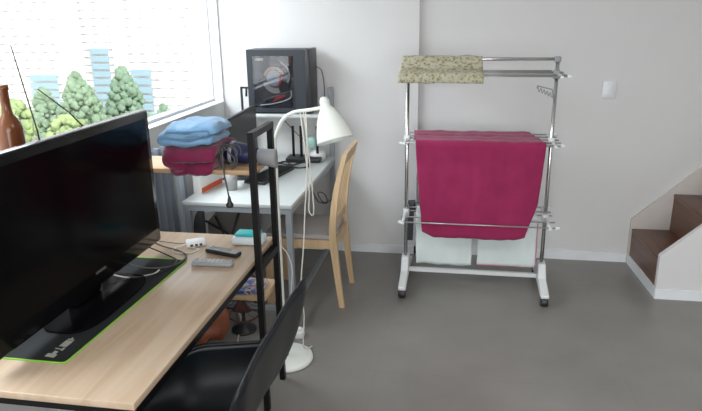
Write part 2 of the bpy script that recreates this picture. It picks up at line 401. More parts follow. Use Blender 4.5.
wt(-.245, .108, .160, 1, 'plain pale white towel hanging at the left of the lowest rack tier', False)
wt(.140, .495, .172, 4, 'white towel with a pink hem hanging at the right of the lowest rack tier', True)
t = drape('hanging_garment', [(4.02, .42), (4.01, .48), (4.0, .499), (3.96, .497), (3.945, .48), (3.94, .40), (3.94, .24)], lambda v: -.318, lambda v: -.262-.012*v, DGREY, seed=9, wr=.006, nu=12, nv=24, thick=.012)
tag(t, 'narrow dark grey garment hanging behind the left pole of the drying rack', 'clothing')

# ================================================================== MAIN DESK WITH RAISED SHELVES
DZ = .73
desk = thing('desk', 'pale wooden desk with black steel frame and raised shelf at its far end', 'desk', (-1.15, 1.8, 0))
part(MB().rbox(-1.50, -.812, 1.29, 2.585, DZ-.022, DZ, .002), 'desktop', DESKW, desk)
b = MB()
b.box(-.850, -.818, 1.31, 2.57, DZ-.055, DZ-.0225); b.box(-1.49, -1.458, 1.31, 2.57, DZ-.055, DZ-.0225); b.box(-1.458, -.85, 1.31, 1.34, DZ-.055, DZ-.0225)
part(b, 'under_frame', BLK, desk)
PX = -.7995
for x in (PX, -1.513):
    for y in (2.312, 2.566):
        part(MB().box(x-.0122, x+.0122, y-.013, y+.013, 0, 1.262), 'post', BLK, desk)
    part(MB().box(x-.0122, x+.0122, 2.325, 2.553, 1.236, 1.262), 'top_rail', BLK, desk)
    part(MB().box(x-.012, x+.012, 2.325, 2.552, DZ-.06, DZ-.03), 'side_rail', BLK, desk)
part(MB().rbox(-1.503, -.812, 2.350, 2.58, 1.077, 1.096, .002), 'upper_shelf', SHELFW, desk)
part(MB().rbox(-1.503, -.812, 2.405, 2.60, .488, .512, .002), 'lower_shelf', CHAIRW, desk)
for x in (-1.47, -.83): part(MB().box(x-.016, x+.016, 1.31, 1.34, 0, DZ-.055), 'leg', BLK, desk)

# ------------------------------------------------------------------ mouse mat
ma = math.atan2(-.057, .80)
def mp(u, v): return (-1.111+.025*v/.815-u, 1.443+v)   # u towards window, v away
mm = thing('desk_mat', 'long black gaming mat with a bright green edge under the television', 'desk mat', (-1.2, 1.84, DZ))
c4 = [mp(0, 0), mp(0, .81), mp(.30, .81), mp(.30, 0)]
def rounded(c, r=.015):
    out = []
    for i in range(4):
        p = Vector(c[i]).to_3d(); a = Vector(c[i-1]).to_3d(); d = Vector(c[(i+1) % 4]).to_3d()
        p0 = p+(a-p).normalized()*r; p1 = p+(d-p).normalized()*r
        for j in range(5):
            t = j/4; q = (1-t)**2*p0+2*t*(1-t)*p+t*t*p1; out.append((q.x, q.y))
    return out
rc = rounded(c4)
part(MB().prism(rc, DZ, DZ+.003, 'z'), 'pad', MATC, mm)
part(MB().tube([(x, y, DZ+.0025) for x, y in rc], .0026, 6, closed=True), 'stitched_border', GREEN, mm)
b = MB()
random.seed(3)
x, y = 0, 0
for i, (v0, v1, u0, u1) in enumerate([(.022, .040, .052, .085), (.040, .056, .060, .074), (.062, .078, .052, .060), (.068, .072, .060, .083), (.084, .120, .054, .080), (.124, .130, .056, .080), (.130, .140, .066, .072)]):
    q = [mp(u0, v0), mp(u0, v1), mp(u1, v1+.004), mp(u1, v0+.004)]
    b.prism(q, DZ+.003, DZ+.0034, 'z')
part(b, 'printed_mark', mat('mat_print', (.42, .43, .38), .7), mm)

# ------------------------------------------------------------------ television
TX = -1.236
tv = thing('television', 'large flat television with glossy black frame on the gaming mat', 'television', (TX-.03, 1.84, DZ))
ty0, ty1, tz0, tz1 = 1.33, 2.338, .785, 1.343
b = MB(); b.rbox(TX-.045, TX, ty0, ty1, tz0, tz1, .009); b.rbox(TX-.085, TX-.04, ty0+.12, ty1-.12, tz0+.06, tz1-.08, .02)
part(b, 'housing', BLKG, tv)
part(MB().box(TX-.002, TX+.0012, ty0+.032, ty1-.032, tz0+.060, tz1-.032), 'screen', SCREEN, tv)
b = MB(); b.rbox(TX-.075, TX-.035, 1.76, 1.92, DZ+.012, tz0+.1, .01); part(b, 'neck', BLKG, tv)
b = MB(); N = 40; pts = []
for i in range(N):
    a = 2*PI*i/N; cx_, sy_ = math.cos(a), math.sin(a)
    pts.append((TX+.000+.100*math.copysign(abs(cx_)**.6, cx_), 1.835+.235*math.copysign(abs(sy_)**.6, sy_)))
b.prism(pts, DZ+.0035, DZ+.011, 'z'); part(b, 'stand_base', BLKG, tv)
# logo lettering on the lower frame
cu = bpy.data.curves.new('logo', 'FONT'); cu.body = 'SAMSUNG'; cu.size = .014; cu.extrude = .0003; cu.align_x = 'CENTER'
to = bpy.data.objects.new('tmp_logo', cu); C.objects.link(to)
dg = bpy.context.evaluated_depsgraph_get(); me = bpy.data.meshes.new_from_object(to.evaluated_get(dg)); bpy.data.objects.remove(to)
me.materials.append(mat('logo_silver', (.20, .20, .21), .4))
R3 = Matrix(((0, 0, 1, TX+.0006), (1, 0, 0, 1.873), (0, 1, 0, .834), (0, 0, 0, 1)))
me.transform(R3); lo = bpy.data.objects.new('logo', me); C.objects.link(lo); lo.parent = tv; lo.matrix_parent_inverse = Matrix.Translation(-Vector(tv.location))
AX = -1.30
part(MB().tube([(AX, 1.745, 1.30), (AX, 1.742, 1.36), (AX, 1.686, 1.625)], [.0028, .0026, .0016], 6), 'antenna_rod', BLKP, tv)
part(MB().tube([(AX, 2.06, 1.27), (AX, 1.915, 1.395), (AX, 1.775, 1.488)], [.0028, .0024, .0016], 6), 'antenna_rod', BLKP, tv)
part(MB().rbox(AX-.02, AX+.012, 1.72, 2.08, 1.255, 1.30, .006), 'antenna_bracket', BLKP, tv)
# cables at the right of the television
cb = thing('cable', 'black and grey cables looping out behind the right end of the television', 'cable', (-1.22, 2.2, DZ))
z = DZ+.0075
part(MB().tube(smooth([(-1.33, 2.10, z+.05), (-1.22, 2.13, z+.006), (-1.12, 2.17, z), (-1.10, 2.27, z), (-1.16, 2.34, z-.002), (-1.27, 2.37, z+.01), (-1.34, 2.36, z+.06)]), .0036, 8), 'cable_run', CABLEG, cb)
part(MB().tube(smooth([(-1.33, 2.02, z+.04), (-1.2, 2.04, z+.004), (-1.13, 2.12, z-.0005), (-1.12, 2.22, z+.003), (-1.2, 2.29, z), (-1.33, 2.29, z+.05)]), .003, 8), 'cable_run', BLKP, cb)
part(MB().tube(smooth([(-1.31, 1.98, z+.05), (-1.24, 2.03, z+.006), (-1.16, 2.08, z), (-1.15, 2.13, z)]), .0028, 8), 'cable_run', CABLEW, cb)

# ------------------------------------------------------------------ adapter, remotes, wipes
ad = thing('power_adapter', 'small white box adapter with a looped cable on the wooden desk', 'adapter', (-1.13, 2.42, DZ))
T = TR((-1.125, 2.43, DZ), .5)
part(MB().rbox(-.042, .042, -.028, .028, .0, .026, .007, T=T), 'body', WHITEP, ad)
b = MB()
for i in (-.02, 0, .02): b.rbox(i-.006, i+.006, -.0295, -.0275, .006, .016, .001, T=T)
part(b, 'port', BLKP, ad)
part(MB().tube(smooth([(-1.165, 2.41, DZ+.01), (-1.20, 2.36, DZ+.004), (-1.17, 2.325, DZ+.003), (-1.11, 2.33, DZ+.003), (-1.09, 2.375, DZ+.003), (-1.13, 2.392, DZ+.004)]), .0026, 8), 'cord', CABLEW, ad)
part(MB().tube(smooth([(-1.165, 2.42, DZ+.012), (-1.22, 2.43, DZ+.005), (-1.32, 2.42, DZ+.02), (-1.38, 2.40, DZ+.06)]), .002, 6), 'lead', CABLEG, ad)
def remote(cx_, cy_, rz, L, label, body, face):
    r = thing('remote_control', label, 'remote control', (cx_, cy_, DZ), None)
    T = TR((cx_, cy_, DZ), rz)
    part(MB().rbox(-L/2, L/2, -.023, .023, 0, .019, .008, T=T, seg=3), 'body', body, r)
    fp = part(MB().rbox(-L/2+.006, L/2-.006, -.018, .018, .0175, .0205, .0012, T=T), 'face_plate', face, r)
    b = MB()
    for i in range(7):
        for j in (-1, 0, 1): b.rbox(-L*.38+i*L*.1-.004, -L*.38+i*L*.1+.004, j*.011-.0035, j*.011+.0035, .0205, .0225, .001, T=T)
    bt = sub(b, 'button_field', BUTTON if body is not BLKP else GREYP, fp, r)
    return r
remote(-.965, 2.345, -.30, .165, 'black remote control with silver face, the one nearer the wipes pack', BLKP, SILV)
remote(-.963, 2.222, .05, .170, 'grey remote control with pale buttons, the one nearer the mat', GREYP, SILV)
wp = thing('wet_wipes_pack', 'white wet wipes pack with a turquoise lid on the far desk corner', 'wipes', (-.90, 2.49, DZ))
part(MB().rbox(-.968, -.828, 2.448, 2.535, DZ, DZ+.038, .012, seg=3), 'packet', mat('wipes_packet', (.70, .78, .82), .4), wp)
part(MB().rbox(-.955, -.845, 2.458, 2.528, DZ+.038, DZ+.052, .006), 'flip_lid', TEAL, wp)
bk = thing('book', 'paperback with colourful blue and orange cover lying on the low shelf', 'book', (-.92, 2.49, .512))
T = TR((-.925, 2.485, .512), .08)
part(MB().box(-.085, .085, -.066, .066, .0012, .0145, T=T), 'pages', CARD, bk)
b = MB(); b.box(-.087, .087, -.068, .068, .0145, .0165, T=T); b.box(-.087, .087, -.068, .068, 0, .0012, T=T); b.box(-.087, .087, -.069, -.067, 0, .0165, T=T)
part(b, 'cover', cover_mat('book_cover', [(.02, .09, .35), (.05, .2, .5), (.5, .15, .06), (.65, .6, .5), (.03, .1, .3)], 28), bk)

# ------------------------------------------------------------------ folded towels on the raised shelf
def folded(name, path, t, y0, y1, m, label, seed, amp=.006, ycurve=0, sag=0, grp=None):
    P = smooth([(a, 0, c) for a, c in path], 10); n = len(P); L = []; Rr = []
    for i, p in enumerate(P):
        d = (P[min(i+1, n-1)]-P[max(i-1, 0)]).normalized(); nn = Vector((-d.z, 0, d.x))
        e = min(1, min(i, n-1-i)/3.0); tt = t/2*math.sqrt(1-(1-e)**2*.85)
        L.append(p+nn*tt); Rr.append(p-nn*tt)
    ring = L+Rr[::-1]; K = len(ring); ny = 26; cen = sum(ring, Vector())/K
    V = []; Fc = []
    for j in range(ny+1):
        v = j/ny; e = min(1, min(v, 1-v)/.14); sh = math.sqrt(1-(1-e)**2)
        for i, q in enumerate(ring):
            mid = (L[min(i, K-1-i)]+Rr[min(i, K-1-i)])/2
            p = mid+(q-mid)*lerp(.35, 1, sh)
            y = lerp(y0, y1, v)+ycurve*math.sin(i*.12)
            nz = Vector((noise.noise(Vector((p.x*11, y*9, p.z*14+seed))), noise.noise(Vector((p.x*12+9, y*11, p.z*14+seed))), noise.noise(Vector((p.x*10+3, y*10+7, p.z*9+seed)))))
            f = max(0, 1-v*4.6)
            nz2 = Vector((0, 0, noise.noise(Vector((p.x*38, y*26, p.z*20+seed))))); V.append(Vector((p.x, y, p.z))+nz*amp*2+nz2*.005-Vector((0, 0, sag*f*f)))
    for j in range(ny):
        for i in range(K): Fc.append((j*K+i, j*K+(i+1) % K, (j+1)*K+(i+1) % K, (j+1)*K+i))
    Fc += [list(range(K))[::-1], list(range(ny*K, (ny+1)*K))]
    o = MB().add(V, Fc, 0, True).obj(name, m); tag(o, label, 'towel', grp); return o
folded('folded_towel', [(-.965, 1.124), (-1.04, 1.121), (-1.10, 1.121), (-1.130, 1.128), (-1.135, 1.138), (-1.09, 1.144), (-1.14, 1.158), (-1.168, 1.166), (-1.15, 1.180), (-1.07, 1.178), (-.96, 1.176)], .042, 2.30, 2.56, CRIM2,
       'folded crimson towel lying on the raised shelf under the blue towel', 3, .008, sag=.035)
zq = lambda P: [(x_+.012, 1.214+(z_-1.216)*.70) for x_, z_ in P]
folded('folded_towel', zq([(-.985, 1.222), (-1.06, 1.218), (-1.16, 1.216), (-1.195, 1.224), (-1.200, 1.240), (-1.15, 1.250), (-1.08, 1.250), (-1.01, 1.262), (-1.03, 1.272), (-1.10, 1.262), (-1.16, 1.258), (-1.165, 1.275), (-1.12, 1.288), (-1.04, 1.296), (-.99, 1.288), (-.985, 1.268)]), .031, 2.31, 2.55, BLUE,
       'folded light blue towel stacked on top of the crimson one on the raised shelf', 12, .009, sag=.006)

# ------------------------------------------------------------------ hair dryer with cord
hd = thing('hair_dryer', 'navy hair dryer with grey nozzle and coiled cord at the shelf end', 'hair dryer', (-.88, 2.47, 1.096))
T = TR((-.90, 2.475, 1.141), 0, 0, PI/2+.12)    # lathe axis +Z -> +X
part(MB().lathe([(0, -.085), (.025, -.083), (.038, -.07), (.045, -.04), (.044, .0), (.036, .05), (.031, .075), (0, .075)], 24, T=T), 'body', NAVY, hd)
part(MB().lathe([(.0455, -.05), (.0475, -.045), (.0475, -.038), (.0455, -.034)], 24, T=T), 'trim_ring', SILV, hd)
b = MB()
def noz(u, v):
    a = 2*PI*u; w = lerp(.032, .040, v); h = lerp(.032, .014, v)
    return Vector((-.826+.078*v, 2.475+h*math.cos(a), 1.130-.010*v+w*math.sin(a)))
b.grid(noz, 24, 6); part(b, 'nozzle', mat('nozzle_grey', (.22, .225, .23), .5), hd, solid=.003)
part(MB().tube(smooth([(-.93, 2.475, 1.125), (-.96, 2.50, 1.118), (-1.00, 2.54, 1.115)]), .016, 12), 'handle', NAVY, hd)
pts = []
for i in range(90):
    a = i/90*2*PI*3.3; r = .046+.014*math.sin(i*.43)
    pts.append((-.925+r*math.cos(a)*1.0+.012*math.sin(i*.13), 2.385-.0012*i*.25, 1.149+r*.80*math.sin(a)+.010*math.sin(i*.11)))
pts += [(-.935, 2.34, 1.11), (-.925, 2.336, 1.04), (-.918, 2.336, .985)]
b = MB().tube(smooth(pts, 2), .0034, 8); cd = part(b, 'cord', CABLEG, hd)
sub(MB().lathe([(.004, .035), (.006, .03), (.009, .012), (.016, .0), (.014, -.012), (0, -.013)], 14, T=TR((-.917, 2.336, .955))), 'plug', BLKP, cd, hd)

# ================================================================== FLOOR LAMP
LX, LY = -.835, 2.745
lp = thing('floor_lamp', 'white metal floor lamp with bell shade and round base beside the desks', 'lamp', (LX, LY, 0))
part(MB().lathe([(0, 0), (.138, 0), (.142, .006), (.140, .016), (.13, .021), (.02, .024), (0, .024)], 48, T=TR((LX, LY, 0))), 'base', WHITEM, lp)
part(MB().lathe([(.02, .022), (.02, .035), (.014, .045), (.01, .05)], 20, T=TR((LX, LY, 0))), 'base_collar', WHITEM, lp)
arm = smooth([(LX, LY, .03), (LX, LY, .6), (LX, LY, 1.10), (LX+.008, LY, 1.17), (LX+.045, LY-.003, 1.243), (LX+.10, LY-.008, 1.277), (LX+.17, LY-.014, 1.289), (LX+.243, LY-.02, 1.302)], 8)
part(MB().tube(arm, .0085, 12), 'pole', WHITEM, lp)
ax = Vector((.30, -.22, -.93)).normalized(); apex = Vector((-.594, LY-.022, 1.340))
T = Matrix.Translation(apex) @ ax.to_track_quat('Z', 'Y').to_matrix().to_4x4()
shp = [(0, -.010), (.013, -.006), (.021, .008), (.021, .024), (.0215, .036), (.037, .056), (.054, .090), (.067, .125), (.077, .160), (.084, .192)]
shade = part(MB().lathe(shp[3:], 40, T=T).lathe([(0, 0)], 3) if 0 else MB().grid(lambda u, v: T @ Vector((lambda r, z: (r*math.cos(2*PI*u), r*math.sin(2*PI*u), z))(*[lerp(shp[min(int(v*9), 8)][k], shp[min(int(v*9), 8)+1][k], v*9-min(int(v*9), 8)) for k in (0, 1)])), 48, 36), 'lamp_shade', WHITEM, lp, solid=.0015)
sb = MB().lathe([(0, .05), (.015, .052), (.024, .09), (.030, .115), (.02, .138), (0, .145)], 20, T=T); part(sb, 'bulb', mat('frosted_bulb', (.7, .7, .68), .3), lp)
part(MB().tube([(LX+.233, LY-.02, 1.300), (-.592, LY-.022, 1.328)], .007, 8), 'swivel_joint', WHITEM, lp)
part(MB().tube(smooth([(LX+.155, LY-.014, 1.279), (LX+.155, LY-.01, 1.1), (LX+.145, LY, .95), (LX+.13, LY+.01, .82), (LX+.115, LY+.01, .62), (LX+.095, LY+.01, .42), (LX+.105, LY+.005, .25), (LX+.09, LY+.03, .06), (LX+.11, LY+.13, .008)], 8), .0034, 8), 'cord', CABLEW, lp)
part(MB().tube(smooth([(LX+.130, LY-.012, 1.277), (LX+.142, LY, 1.1), (LX+.148, LY+.03, .9), (LX+.142, LY+.035, .80), (LX+.165, LY+.035, .79), (LX+.163, LY+.01, 1.0), (LX+.145, LY-.013, 1.277)], 8), .0032, 8), 'cord', CABLEW, lp)
part(MB().tube(smooth([(LX+.010, LY-.006, .62), (LX+.04, LY-.005, .58), (LX+.055, LY, .50), (LX+.045, LY, .38), (LX+.03, LY, .22), (LX+.012, LY-.005, .10)], 8), .003, 8), 'cord', CABLEW, lp)

# ================================================================== BACK DESK WITH HUTCH
bd = thing('computer_desk', 'white topped computer desk with grey steel legs beneath the window', 'desk', (-1.17, 3.65, 0))
bx0, bx1, by0, by1 = -1.478, -.858, 3.065, 4.285
part(MB().rbox(bx0, bx1, by0, by1, DZ-.022, DZ, .003), 'desktop', DESKTOP2, bd)
b = MB(); zz = DZ-.023
b.box(bx0+.005, bx1-.005, by0+.005, by0+.035, zz-.03, zz); b.box(bx0+.005, bx1-.005, by1-.035, by1-.005, zz-.03, zz)
b.box(bx0+.005, bx0+.035, by0+.035, by1-.035, zz-.03, zz); b.box(bx1-.035, bx1-.005, by0+.035, by1-.035, zz-.03, zz)
part(b, 'under_frame', GREYM, bd)
for x in (bx0+.022, bx1-.022):
    part(MB().box(x-.016, x+.016, by0+.006, by0+.038, 0, zz-.03), 'leg', GREYM, bd)
    part(MB().box(x-.016, x+.016, by1-.03, by1+.002, 0, 1.215), 'hutch_post', GREYM, bd)
    part(MB().box(x-.012, x+.012, by0+.038, by1-.03, .10, .125), 'foot_rail', GREYM, bd)
part(MB().box(bx0+.038, bx1-.038, by0+.01, by0+.034, .10, .125), 'cross_rail', GREYM, bd)
part(MB().rbox(bx0-.005, bx1+.005, 4.02, 4.30, 1.040, 1.060, .003), 'hutch_shelf', DESKTOP2, bd)

# ------------------------------------------------------------------ computer tower
pcx0, pcx1, pcy0, pcy1, pcz0, pcz1 = -1.402, -.972, 4.055, 4.265, 1.060, 1.482
pc = thing('computer_tower', 'black computer tower with a glass side window on the hutch shelf', 'computer', (-1.2, 4.16, 1.06))
CH = mat('case_dark', (.022, .027, .036), .45)
b = MB()
wx0, wx1, wz0, wz1 = pcx0+.045, pcx1-.115, pcz0+.045, pcz1-.045
b.box(pcx0, pcx1-.03, pcy0+.02, pcy1, pcz0+.012, pcz1-.0)          # body behind the side panel (a shell with the window bay in front)
b.box(pcx0, wx0, pcy0, pcy0+.02, pcz0+.012, pcz1); b.box(wx1, pcx1-.03, pcy0, pcy0+.02, pcz0+.012, pcz1)
b.box(wx0, wx1, pcy0, pcy0+.02, pcz0+.012, wz0); b.box(wx0, wx1, pcy0, pcy0+.02, wz1, pcz1)
part(b, 'case', CH, pc)
part(MB().rbox(pcx1-.03, pcx1, pcy0-.003, pcy1+.003, pcz0+.006, pcz1+.003, .006), 'front_panel', BLKP, pc)
fy = pcy0+.018
def disc(mb, x, z_, r0, r1, a0=0, a1=2*PI, n=28, dy=0):
    V = []; 
    for i in range(n+1):
        a = lerp(a0, a1, i/n); V += [(x+r0*math.cos(a), fy-dy, z_+r0*math.sin(a)), (x+r1*math.cos(a), fy-dy, z_+r1*math.sin(a))]
    mb.add([Vector(p) for p in V]+[Vector((p[0], fy+.003-dy, p[2])) for p in V], [(2*i, 2*i+1, 2*i+3, 2*i+2) for i in range(n)])
mid = ((wx0+wx1)/2, (wz0+wz1)/2+.025)
b = MB(); disc(b, mid[0], mid[1], .004, .052, dy=.003); part(b, 'fan_hub', mat('brushed_silver', (.32, .36, .38), .3, metal=.3), pc)
b = MB(); disc(b, mid[0], mid[1], .055, .076, .3, 2.9, dy=.003); part(b, 'copper_pipe', mat('copper', (.45, .27, .16), .35, metal=.4), pc)
b = MB(); disc(b, mid[0]+.01, mid[1]-.01, .056, .09, PI+.2, PI+1.9, dy=.002); disc(b, mid[0]+.02, mid[1]+.02, .08, .092, -.6, 1.2, dy=.002)
part(b, 'graphics_card', mat('gpu_silver', (.34, .33, .30), .4), pc)
part(MB().box(wx0+.008, wx0+.065, fy-.003, fy, wz1-.028, wz1-.010), 'pale_badge', mat('pale_badge', (.5, .48, .32), .5), pc)
b = MB(); b.prism([(mid[0]+.02, mid[1]-.07), (mid[0]+.055, mid[1]-.02), (mid[0]+.06, mid[1]+.03), (mid[0]+.04, mid[1]+.02), (mid[0]+.035, mid[1]-.02)], fy-.007, fy-.004)
b.prism([(mid[0]-.02, wz0+.03), (mid[0]+.07, wz0+.07), (mid[0]+.075, wz0+.085), (mid[0]+.01, wz0+.075)], fy-.006, fy-.003)
part(b, 'red_cable_bundle', mat('red_cables', (.38, .03, .03), .5), pc)
b = MB().tube(smooth([(wx0+.03, fy-.005, wz0+.012), (mid[0], fy-.005, wz0+.025), (wx1-.03, fy-.005, wz0+.06), (wx1-.02, fy-.005, wz0+.11)]), .004, 6); part(b, 'white_tube', CARD, pc)
part(MB().box(wx0-.004, wx1+.004, pcy0-.003, pcy0-.0005, wz0-.004, wz1+.004), 'glass_window', PCGLASS, pc)
for x in (pcx0+.04, pcx1-.06):
    for y in (pcy0+.03, pcy1-.03): part(MB().box(x-.015, x+.015, y-.015, y+.015, pcz0, pcz0+.012), 'foot', BLKP, pc)
part(MB().tube(smooth([(pcx1-.002, 4.24, 1.36), (pcx1+.035, 4.25, 1.33), (pcx1+.05, 4.26, 1.22), (pcx1+.045, 4.27, 1.08)]), .003, 6), 'cable', CABLEG, pc)
part(MB().tube(smooth([(pcx0, 4.2, 1.40), (pcx0-.03, 4.22, 1.38), (pcx0-.04, 4.24, 1.25), (pcx0-.03, 4.26, 1.09)]), .003, 6), 'cable', CABLEG, pc)
sk = thing('clamp_hook', 'small black clamp on the hutch shelf left of the computer tower', 'clamp', (-1.455, 4.12, 1.06))
part(MB().box(-1.474, -1.462, 4.10, 4.114, 1.06, 1.235), 'post', BLKP, sk); part(MB().box(-1.474, -1.42, 4.10, 4.114, 1.223, 1.235), 'arm', BLKP, sk)
part(MB().tube([(-1.432, 4.107, 1.223), (-1.435, 4.107, 1.17)], .008, 8), 'hook', BLKP, sk)

# ------------------------------------------------------------------ monitor, keyboard, router, gadgets
mo = thing('monitor', 'dark flat monitor on the white desk behind the hair dryer', 'monitor', (-1.33, 3.64, DZ))
T = TR((-1.30, 3.645, 0), .03)
part(MB().rbox(-.028, 0, -.272, .268, .815, 1.137, .005, T=T), 'housing', BLKP, mo)
part(MB().box(-.001, .001, -.262, .258, .835, 1.124, T=T), 'screen', MSCREEN, mo)
part(MB().box(-.05, -.028, -.03, .03, DZ+.008, .95, T=T), 'neck', BLKP, mo)
part(MB().rbox(-.13, .05, -.11, .11, DZ, DZ+.010, .004, T=T), 'stand_base', BLKP, mo)
kb = thing('keyboard', 'black keyboard on the white desk below the monitor', 'keyboard', (-1.16, 3.62, DZ))
T = TR((-1.155, 3.66, DZ), -.18)
part(MB().rbox(-.07, .07, -.21, .21, 0, .018, .005, T=T), 'body', BLKP, kb)
b = MB()
for i in range(5):
    for j in range(16): b.box(-.062+i*.0255, -.062+i*.0255+.021, -.202+j*.0253, -.202+j*.0253+.021, .018, .024, T=T)
part(b, 'key_field', BLK, kb)
ro = thing('router', 'black router with three upright antennas on the white desk by the wall', 'router', (-1.03, 4.09, DZ))
T = TR((-1.04, 4.10, DZ), .05)
part(MB().rbox(-.12, .12, -.07, .07, .004, .034, .008, T=T), 'body', BLKP, ro)
for x in (-.075, -.02, .092): part(MB().rbox(x-.009, x+.009, -.005, .006, .03, .245, .004, T=T), 'antenna', BLK, ro)
gd = thing('desk_fan', 'small mint and white gadget with domed base at the desk corner', 'fan', (-.935, 4.20, DZ))
T = TR((-.932, 4.215, DZ))
T = TR((-.958, 4.15, DZ))
part(MB().lathe([(0, 0), (.052, 0), (.058, .012), (.058, .04), (.048, .06), (.02, .07), (0, .07)], 28, T=T), 'base', WHITEP, gd)
T2 = TR((-1.0, 4.14, DZ+.125), .3, PI/2)
part(MB().lathe([(0, -.016), (.03, -.016), (.04, -.01), (.042, .0), (.04, .01), (.03, .016), (0, .016)], 24, T=T2), 'head', MINT, gd)
part(MB().tube([(-.97, 4.145, DZ+.062), (-.99, 4.142, DZ+.10)], .008, 8), 'neck', MINT, gd)
cp = thing('cup', 'plain grey cup on the white desk beside the orange banded carton', 'cup', (-1.275, 3.345, DZ))
part(MB().lathe([(0, 0), (.030, 0), (.036, .12), (.034, .12), (.029, .004), (0, .004)], 24, T=TR((-1.285, 3.33, DZ))), 'body', mat('cup_grey', (.33, .33, .32), .5), cp)
bx = thing('carton', 'small white carton with an orange band on the front of the white desk', 'box', (-1.39, 3.3, DZ))
Rz = math.atan2(.235, .02)
T = TR((-1.415, 3.17, DZ), 0)
pA, pB = Vector((-1.425, 3.215)), Vector((-1.395, 3.46)); dd = (pB-pA); ang = math.atan2(dd.y, dd.x)
T = TR((pA.x, pA.y, DZ), ang)
part(MB().prism([(0, 0), (.25, 0), (.25, .10), (.10, .13), (0, .13)], .0, .05, 'y', T=T), 'box_body', CARD, bx)
part(MB().box(.004, .246, -.0012, -.0002, .004, .034, T=T), 'orange_band', ORANGE, bx)
# loose desk cables
cb2 = thing('cable', 'black cable tangle on the white desk in front of the router', 'cable', (-1.08, 3.95, DZ))
part(MB().tube(smooth([(-1.22, 3.92, DZ+.004), (-1.15, 3.98, DZ+.02), (-1.08, 3.93, DZ+.01), (-1.01, 3.97, DZ+.025), (-.97, 3.92, DZ+.008), (-1.03, 3.88, DZ+.004), (-1.12, 3.90, DZ+.02), (-1.2, 3.99, DZ+.006)]), .006, 8), 'cable_run', BLKP, cb2)
cb3 = thing('cable', 'thin grey cable hanging from the hutch shelf down to the router', 'cable', (-1.2, 4.27, DZ))
part(MB().tube(smooth([(-1.30, 4.275, 1.035), (-1.22, 4.265, .98), (-1.12, 4.26, .88), (-1.02, 4.25, .80), (-1.0, 4.22, DZ+.006)]), .003, 6), 'cable_run', CABLEG, cb3)
ps = thing('cable_adapter', 'black adapter and cable loops hanging under the white desk beside the wooden chair', 'adapter', (-.83, 3.75, .56))
part(MB().tube(smooth([(-.88, 3.60, .70), (-.86, 3.62, .62), (-.84, 3.66, .57), (-.80, 3.70, .56), (-.83, 3.75, .60), (-.86, 3.70, .62), (-.82, 3.68, .565), (-.78, 3.80, .555)]), .004, 8), 'cable_loop', BLKP, ps)
part(MB().rbox(-.78, -.71, 3.785, 3.825, .535, .575, .008), 'adapter_block', BLKP, ps)

# ------------------------------------------------------------------ wooden chair
wc = thing('dining_chair', 'light wooden slat back chair with grey cushion pulled up to the white desk', 'chair', (-.88, 3.54, 0))
cy0, cy1 = 3.372, 3.738
bp = [(-.655, 0), (-.678, .20), (-.696, .38), (-.702, .50), (-.686, .66), (-.660, .80), (-.620, .950)]
for y in (cy0, cy1):
    P = smooth([(a, y, c) for a, c in bp], 5); b = MB(); V = []; n = len(P)
    for i, p in enumerate(P):
        w = lerp(.030, .044, min(1, p.z/.4)) if p.z < .4 else lerp(.044, .026, (p.z-.4)/.56)
        for sx, sy in ((-1, -1), (1, -1), (1, 1), (-1, 1)): V.append(p+Vector((sx*w/2, sy*.013, 0)))
    Fc = [(4*i+j, 4*i+(j+1) % 4, 4*i+4+(j+1) % 4, 4*i+4+j) for i in range(n-1) for j in range(4)]+[(0, 1, 2, 3), (4*n-4, 4*n-3, 4*n-2, 4*n-1)]
    part(b.add(V, Fc), 'back_leg', CHAIRW, wc)
def bx_at(z):
    for (a, c), (a2, c2) in zip(bp, bp[1:]):
        if c <= z <= c2: return lerp(a, a2, (z-c)/(c2-c))
    return bp[-1][0]
b = MB(); b.bar((bx_at(.92)-.002, cy0+.012, .913), (bx_at(.92)-.002, cy1-.012, .913), .020, .075, upv=(.25, 0, 1)); part(b, 'top_rail', CHAIRW, wc)
b = MB(); b.bar((bx_at(.52), cy0+.012, .52), (bx_at(.52), cy1-.012, .52), .018, .05); part(b, 'lower_back_rail', CHAIRW, wc)
for i in range(5):
    y = lerp(cy0+.055, cy1-.055, i/4); P = [(bx_at(z_), y, z_) for z_ in (.53, .62, .72, .82, .90)]
    b = MB()
    for p, q in zip(P, P[1:]): b.bar(p, q, .024, .010, upv=(1, 0, 0))
    part(b, 'back_slat', CHAIRW, wc)
for y in (cy0, cy1): part(MB().box(-1.10, -.690, y-.011, y+.011, .375, .430), 'side_rail', CHAIRW, wc)
part(MB().box(-1.10, -1.078, cy0+.011, cy1-.011, .375, .430), 'front_rail', CHAIRW, wc)
part(MB().box(-.70, -.682, cy0+.013, cy1-.013, .375, .430), 'rear_rail', CHAIRW, wc)
for y in (cy0, cy1): part(MB().box(-1.118, -1.078, y-.018, y+.018, 0, .43), 'front_leg', CHAIRW, wc)
part(MB().rbox(-1.115, -.70, cy0-.012, cy1+.012, .430, .462, .012, seg=3), 'seat_cushion', CUSH, wc)

